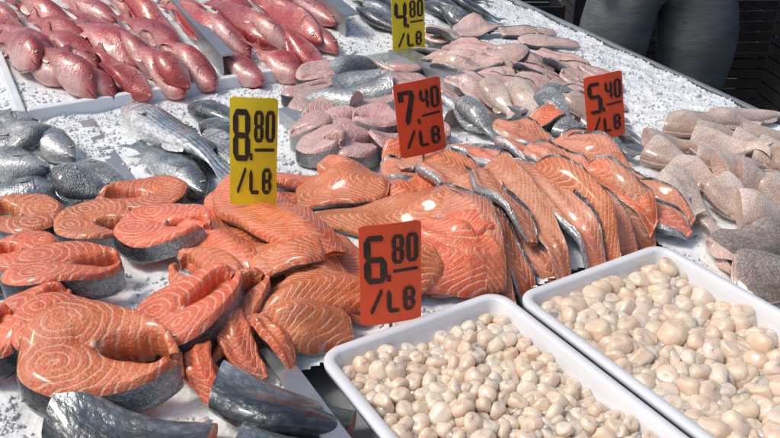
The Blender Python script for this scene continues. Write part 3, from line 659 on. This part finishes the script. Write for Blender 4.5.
# ------------------------------------------------------------ price signs
GL={'8':[(0,0,0,.5),(0,.5,0,1),(1,0,1,.5),(1,.5,1,1),(0,0,1,0),(0,.5,1,.5),(0,1,1,1)],
'6':[(0,0,0,.5),(0,.5,0,1),(1,0,1,.5),(0,0,1,0),(0,.5,1,.5),(0,1,1,1)],
'0':[(0,0,0,1),(1,0,1,1),(0,0,1,0),(0,1,1,1)],
'7':[(1,1,.35,0),(0,1,1,1),(0,1,0,.8)],
'4':[(0,.45,0,1),(1,.45,1,1),(0,.45,1,.45),(1,0,1,.45)],
'5':[(0,.55,0,1),(0,1,1,1),(0,.55,1,.55),(1,0,1,.55),(0,0,1,0)],
'L':[(0,0,0,1),(0,0,1,0)],'B':[(0,0,0,1),(0,0,.85,0),(0,.5,.85,.5),(0,1,.85,1),(.85,.5,.95,.95),(.95,.05,.85,.5)],
'/':[(0,0,1,1)],'.':[(0,0,0,.12)],'_':[(0,0,1,0)]}
def glyphs(items):
    Q=[];k=0
    for ch,x,y,w,h,pw in items:
        for (x0,y0,x1,y1) in GL[ch]:
            a=np.array([x+x0*w,y+y0*h]);b=np.array([x+x1*w,y+y1*h]); d=b-a; ln=np.linalg.norm(d); d/=ln; n=np.array([-d[1],d[0]])
            t=pw*(1.0 if abs(d[1])>.5 else .5)/2; e=t*.55
            a2=a-d*e*.6; b2=b+d*e*.6; mA=a+d*t*.8; mB=b-d*t*.8
            hexa=[a2,mA-n*t,mB-n*t,b2,mB+n*t,mA+n*t] if ln>2.2*t else [a-n*t-d*t*.5,b-n*t+d*t*.5,b+n*t+d*t*.5,a+n*t-d*t*.5]
            Q.append((hexa,k)); k+=1
    return Q
def sign(bl,br,hpx,z,big,small,colr,label,lean=8,dot=True,roll=0):
    A=np.append(G(bl[0],bl[1],z),z);B=np.append(G(br[0],br[1],z),z)
    W=np.linalg.norm(B-A); x=(B-A)/W
    depth=((A+B)/2)[1]*cp+(CZ-z)*sp; Hs=hpx/FPX*depth/cp
    nrm=np.cross(x,[0,0,1.]); up=np.array([0,0,1.])*math.cos(math.radians(lean))-nrm*math.sin(math.radians(lean)); nf=np.cross(x,up)
    x2=x*math.cos(roll)+up*math.sin(roll); up=np.cross(nf,x2); x=x2
    if nf[1]>0: nf=-nf
    def w(a,b,c): return A+x*a+up*b+nf*c
    nx=12; V=[];F=[]
    for s_ in (1,-1):
        for i in range(nx+1):
            a=W*i/nx; cut=.003 if i in(0,nx) else 0
            V+= [w(a,cut,.0008*s_+.004*math.sin(i/nx*3.14)),w(a,Hs-cut,.0008*s_+.004*math.sin(i/nx*3.14))]
    o_=2*(nx+1)
    for i in range(nx): F+=[(2*i,2*i+2,2*i+3,2*i+1),(o_+2*i,o_+2*i+1,o_+2*i+3,o_+2*i+2),(2*i,o_+2*i,o_+2*i+2,2*i+2),(2*i+1,2*i+3,o_+2*i+3,o_+2*i+1)]
    F+=[(0,1,o_+1,o_),(2*nx,o_+2*nx,o_+2*nx+1,2*nx+1)]
    ob=mkobj("price_sign",V,F,M[colr],smooth=False,label=label,cat="price sign",group="price signs on the fish")
    it=[(big,.12,.45,.25,.42,.11),(small[0],.54,.62,.13,.25,.075),(small[1],.78,.62,.13,.25,.075),('_',.52,.53,.42,.0,.06),
        ('/',.16,.12,.18,.24,.05),('L',.45,.13,.17,.21,.075),('B',.72,.13,.15,.21,.075)]
    if dot: it.append(('.',.45,.45,.01,.3,.06))
    V=[];F=[]
    for hx,k in glyphs(it):
        i0=len(V)
        for a,b in hx: V.append(w(a*W,b*Hs,.0016+k*.00004+.004*math.sin(a*3.14)))
        F.append(tuple(range(i0,len(V))))
    mkobj("lettering",V,F,M['ink'],parent=ob,smooth=False)
    a=w(W*.5,Hs*.45,-.0035+.004); b=w(W*.5,-.07,-.0035+.004)
    V=[];s_=.002
    for P_ in (a,b):
        for dx,dy in ((-s_,-s_),(s_,-s_),(s_,s_),(-s_,s_)): V.append(P_+x*dx-nf*(.004-dy))
    mkobj("stake",V,[(0,1,2,3),(7,6,5,4),(0,4,5,1),(1,5,6,2),(2,6,7,3),(3,7,4,0)],M['wood'],parent=ob,smooth=False)
def hz(px,py,d=.0):
    z=.92
    for _ in range(5): g_=G(px,py,z); z=.5*z+.5*(float(compress(samp(H,X0,Y0,g_[0:1],g_[1:2])[0],samp(H0,X0,Y0,g_[0:1],g_[1:2])[0]))+.02+d)
    return z
sign((361,326),(421,315),92,hz(391,322,.008),'6','80','red',"red card price sign reading 6 80 LB",10,roll=-.04)
sign((230,204),(276,201),96,hz(255,212,.0),'8','80','yel',"tall yellow card price sign reading 8 80 LB",6,roll=-.09)
sign((401,159),(446,152),66,hz(423,160,.0),'7','40','red',"red card price sign reading 7 40 LB",6,roll=.08)
sign((588,142),(625,140),58,hz(607,146,.0),'5','40','red',"red card price sign reading 5 40 LB",6,roll=.16)
sign((393,55),(425,50),50,hz(408,56,.0),'4','80','yel',"yellow card price sign reading 4 80 LB",4)
# ------------------------------------------------------------ person
def skinmesh(name,pts,edges,rad,mat,parent=None,root=0,**k):
    ob=mkobj(name,pts,[],mat,parent=parent,origin=np.array(pts[0]) if parent is not None else np.array([pts[0][0],pts[0][1],.12]),**k)
    me=ob.data; me.edges.add(len(edges)); me.edges.foreach_set("vertices",[i for e in edges for i in e]); me.update()
    mo=ob.modifiers.new("skin",'SKIN'); mo.use_smooth_shade=True
    sv=me.skin_vertices[0].data if me.skin_vertices else None
    for i,r in enumerate(rad): sv[i].radius=(r,r) if not isinstance(r,tuple) else r
    sv[root].use_root=True
    s=ob.modifiers.new("sub",'SUBSURF'); s.levels=2; s.render_levels=2
    return ob
px_,py_=1.055,3.05; g0=.12
def Pn(x,y,z): return (px_+x,py_+y,g0+z)
body=skinmesh("person",[Pn(0,0,1.38),Pn(0,0,1.5),Pn(0,-.01,1.6),Pn(0,-.02,1.68),Pn(0,-.02,1.78),Pn(-.2,0,1.42),Pn(-.27,0,1.15),Pn(-.28,-.1,.95),Pn(-.28,-.14,.86),Pn(.2,0,1.42),Pn(.27,0,1.15),Pn(.28,-.1,.95),Pn(.28,-.14,.86),Pn(0,0,1.15)],
   [(0,1),(1,2),(2,3),(3,4),(0,5),(5,6),(6,7),(7,8),(0,9),(9,10),(10,11),(11,12),(0,13)],[.12,.06,.07,.095,.07,.065,.05,.04,.035,.065,.05,.04,.035,.13],M['skinp'],label="person in grey jeans standing behind the counter",cat="person")
skinmesh("trousers",[Pn(0,.01,.98),Pn(-.14,0,.90),Pn(-.165,-.01,.66),Pn(-.17,0,.46),Pn(-.19,.02,.09),Pn(.14,0,.90),Pn(.175,-.01,.66),Pn(.18,0,.46),Pn(.19,.02,.09),Pn(0,.01,1.08)],
   [(0,1),(1,2),(2,3),(3,4),(0,5),(5,6),(6,7),(7,8),(0,9)],[.17,.165,.165,.13,.09,.17,.185,.14,.09,.165],M['denim'],parent=body)
skinmesh("jacket",[Pn(0,0,1.42),Pn(0,0,1.25),Pn(0,0,1.06),Pn(-.2,0,1.42),Pn(-.28,0,1.16),Pn(-.29,-.09,.97),Pn(.2,0,1.42),Pn(.28,0,1.16),Pn(.29,-.09,.97)],[(0,1),(1,2),(0,3),(3,4),(4,5),(0,6),(6,7),(7,8)],[.17,.18,.19,.09,.07,.055,.09,.07,.055],M['jacket'],parent=body)
skinmesh("hair",[Pn(0,.02,1.72),Pn(0,.02,1.8)],[(0,1)],[.1,.08],M['hair'],parent=body)
for s_ in (-1,1): skinmesh("shoe",[Pn(.19*s_,.04,.045),Pn(.19*s_,-.1,.04),Pn(.19*s_,-.2,.035)],[(0,1),(1,2)],[.05,.05,.04],M['black'],parent=body)
def crate(x,y,z,lb,w=.5,d=.35,h=.3,par=None):
    V=[];F=[]
    def bx(a,b,c,A_,B_,C2):
        i=len(V); V.extend([(x+X_,y+Y_,z+Z_) for X_ in(a,A_) for Y_ in(b,B_) for Z_ in(c,C2)]); F.extend([(i,i+1,i+3,i+2),(i+4,i+6,i+7,i+5),(i,i+4,i+5,i+1),(i+2,i+3,i+7,i+6),(i,i+2,i+6,i+4),(i+1,i+5,i+7,i+3)])
    bx(0,0,0,w,d,.02)
    for k in range(5):
        z0=.03+k*(h-.03)/5; z1=z0+(h-.03)/5-.006
        bx(.012,0,z0,w-.012,.01,z1);bx(.012,d-.01,z0,w-.012,d,z1);bx(0,.012,z0,.01,d-.012,z1);bx(w-.01,.012,z0,w,d-.012,z1)
    for a in (.0,w-.0119):
        for b in (.0,d-.0119): bx(a,b,.0201,a+.0119,b+.0119,h)
    mkobj("plastic_crate",V,F,M['black'],smooth=False,label=lb,cat="plastic crate",group="black crates behind the stall")
for (x,y,n_) in ((1.55,2.75,3),(.35,3.75,2),(2.1,2.9,3),(1.5,3.9,2),(1.0,4.2,2),(2.1,3.8,3)):
    for k in range(n_): crate(x,y,.122+k*.302,"black slatted plastic crate stacked behind the counter")
# ------------------------------------------------------------ light
w=bpy.data.worlds.new("World"); scene.world=w; w.use_nodes=True; nt=w.node_tree; bg=nt.nodes["Background"]
sky=nt.nodes.new("ShaderNodeTexSky"); sky.sky_type='NISHITA'; sky.sun_disc=False; EL,AZ=math.radians(56),math.radians(-100)
sky.sun_elevation=EL; sky.sun_rotation=AZ; sky.air_density=1.0; sky.dust_density=4.0; sky.ozone_density=.6
nt.links.new(sky.outputs[0],bg.inputs[0]); bg.inputs[1].default_value=.125
sl=bpy.data.lights.new("sun",'SUN'); sl.energy=1.75; sl.angle=math.radians(14); sl.color=(1,.94,.86)
so=bpy.data.objects.new("sun",sl); COL.objects.link(so)
dirv=Vector((math.sin(AZ)*math.cos(EL),math.cos(AZ)*math.cos(EL),math.sin(EL))); so.rotation_euler=dirv.to_track_quat('Z','Y').to_euler(); so.location=(0,0,6)
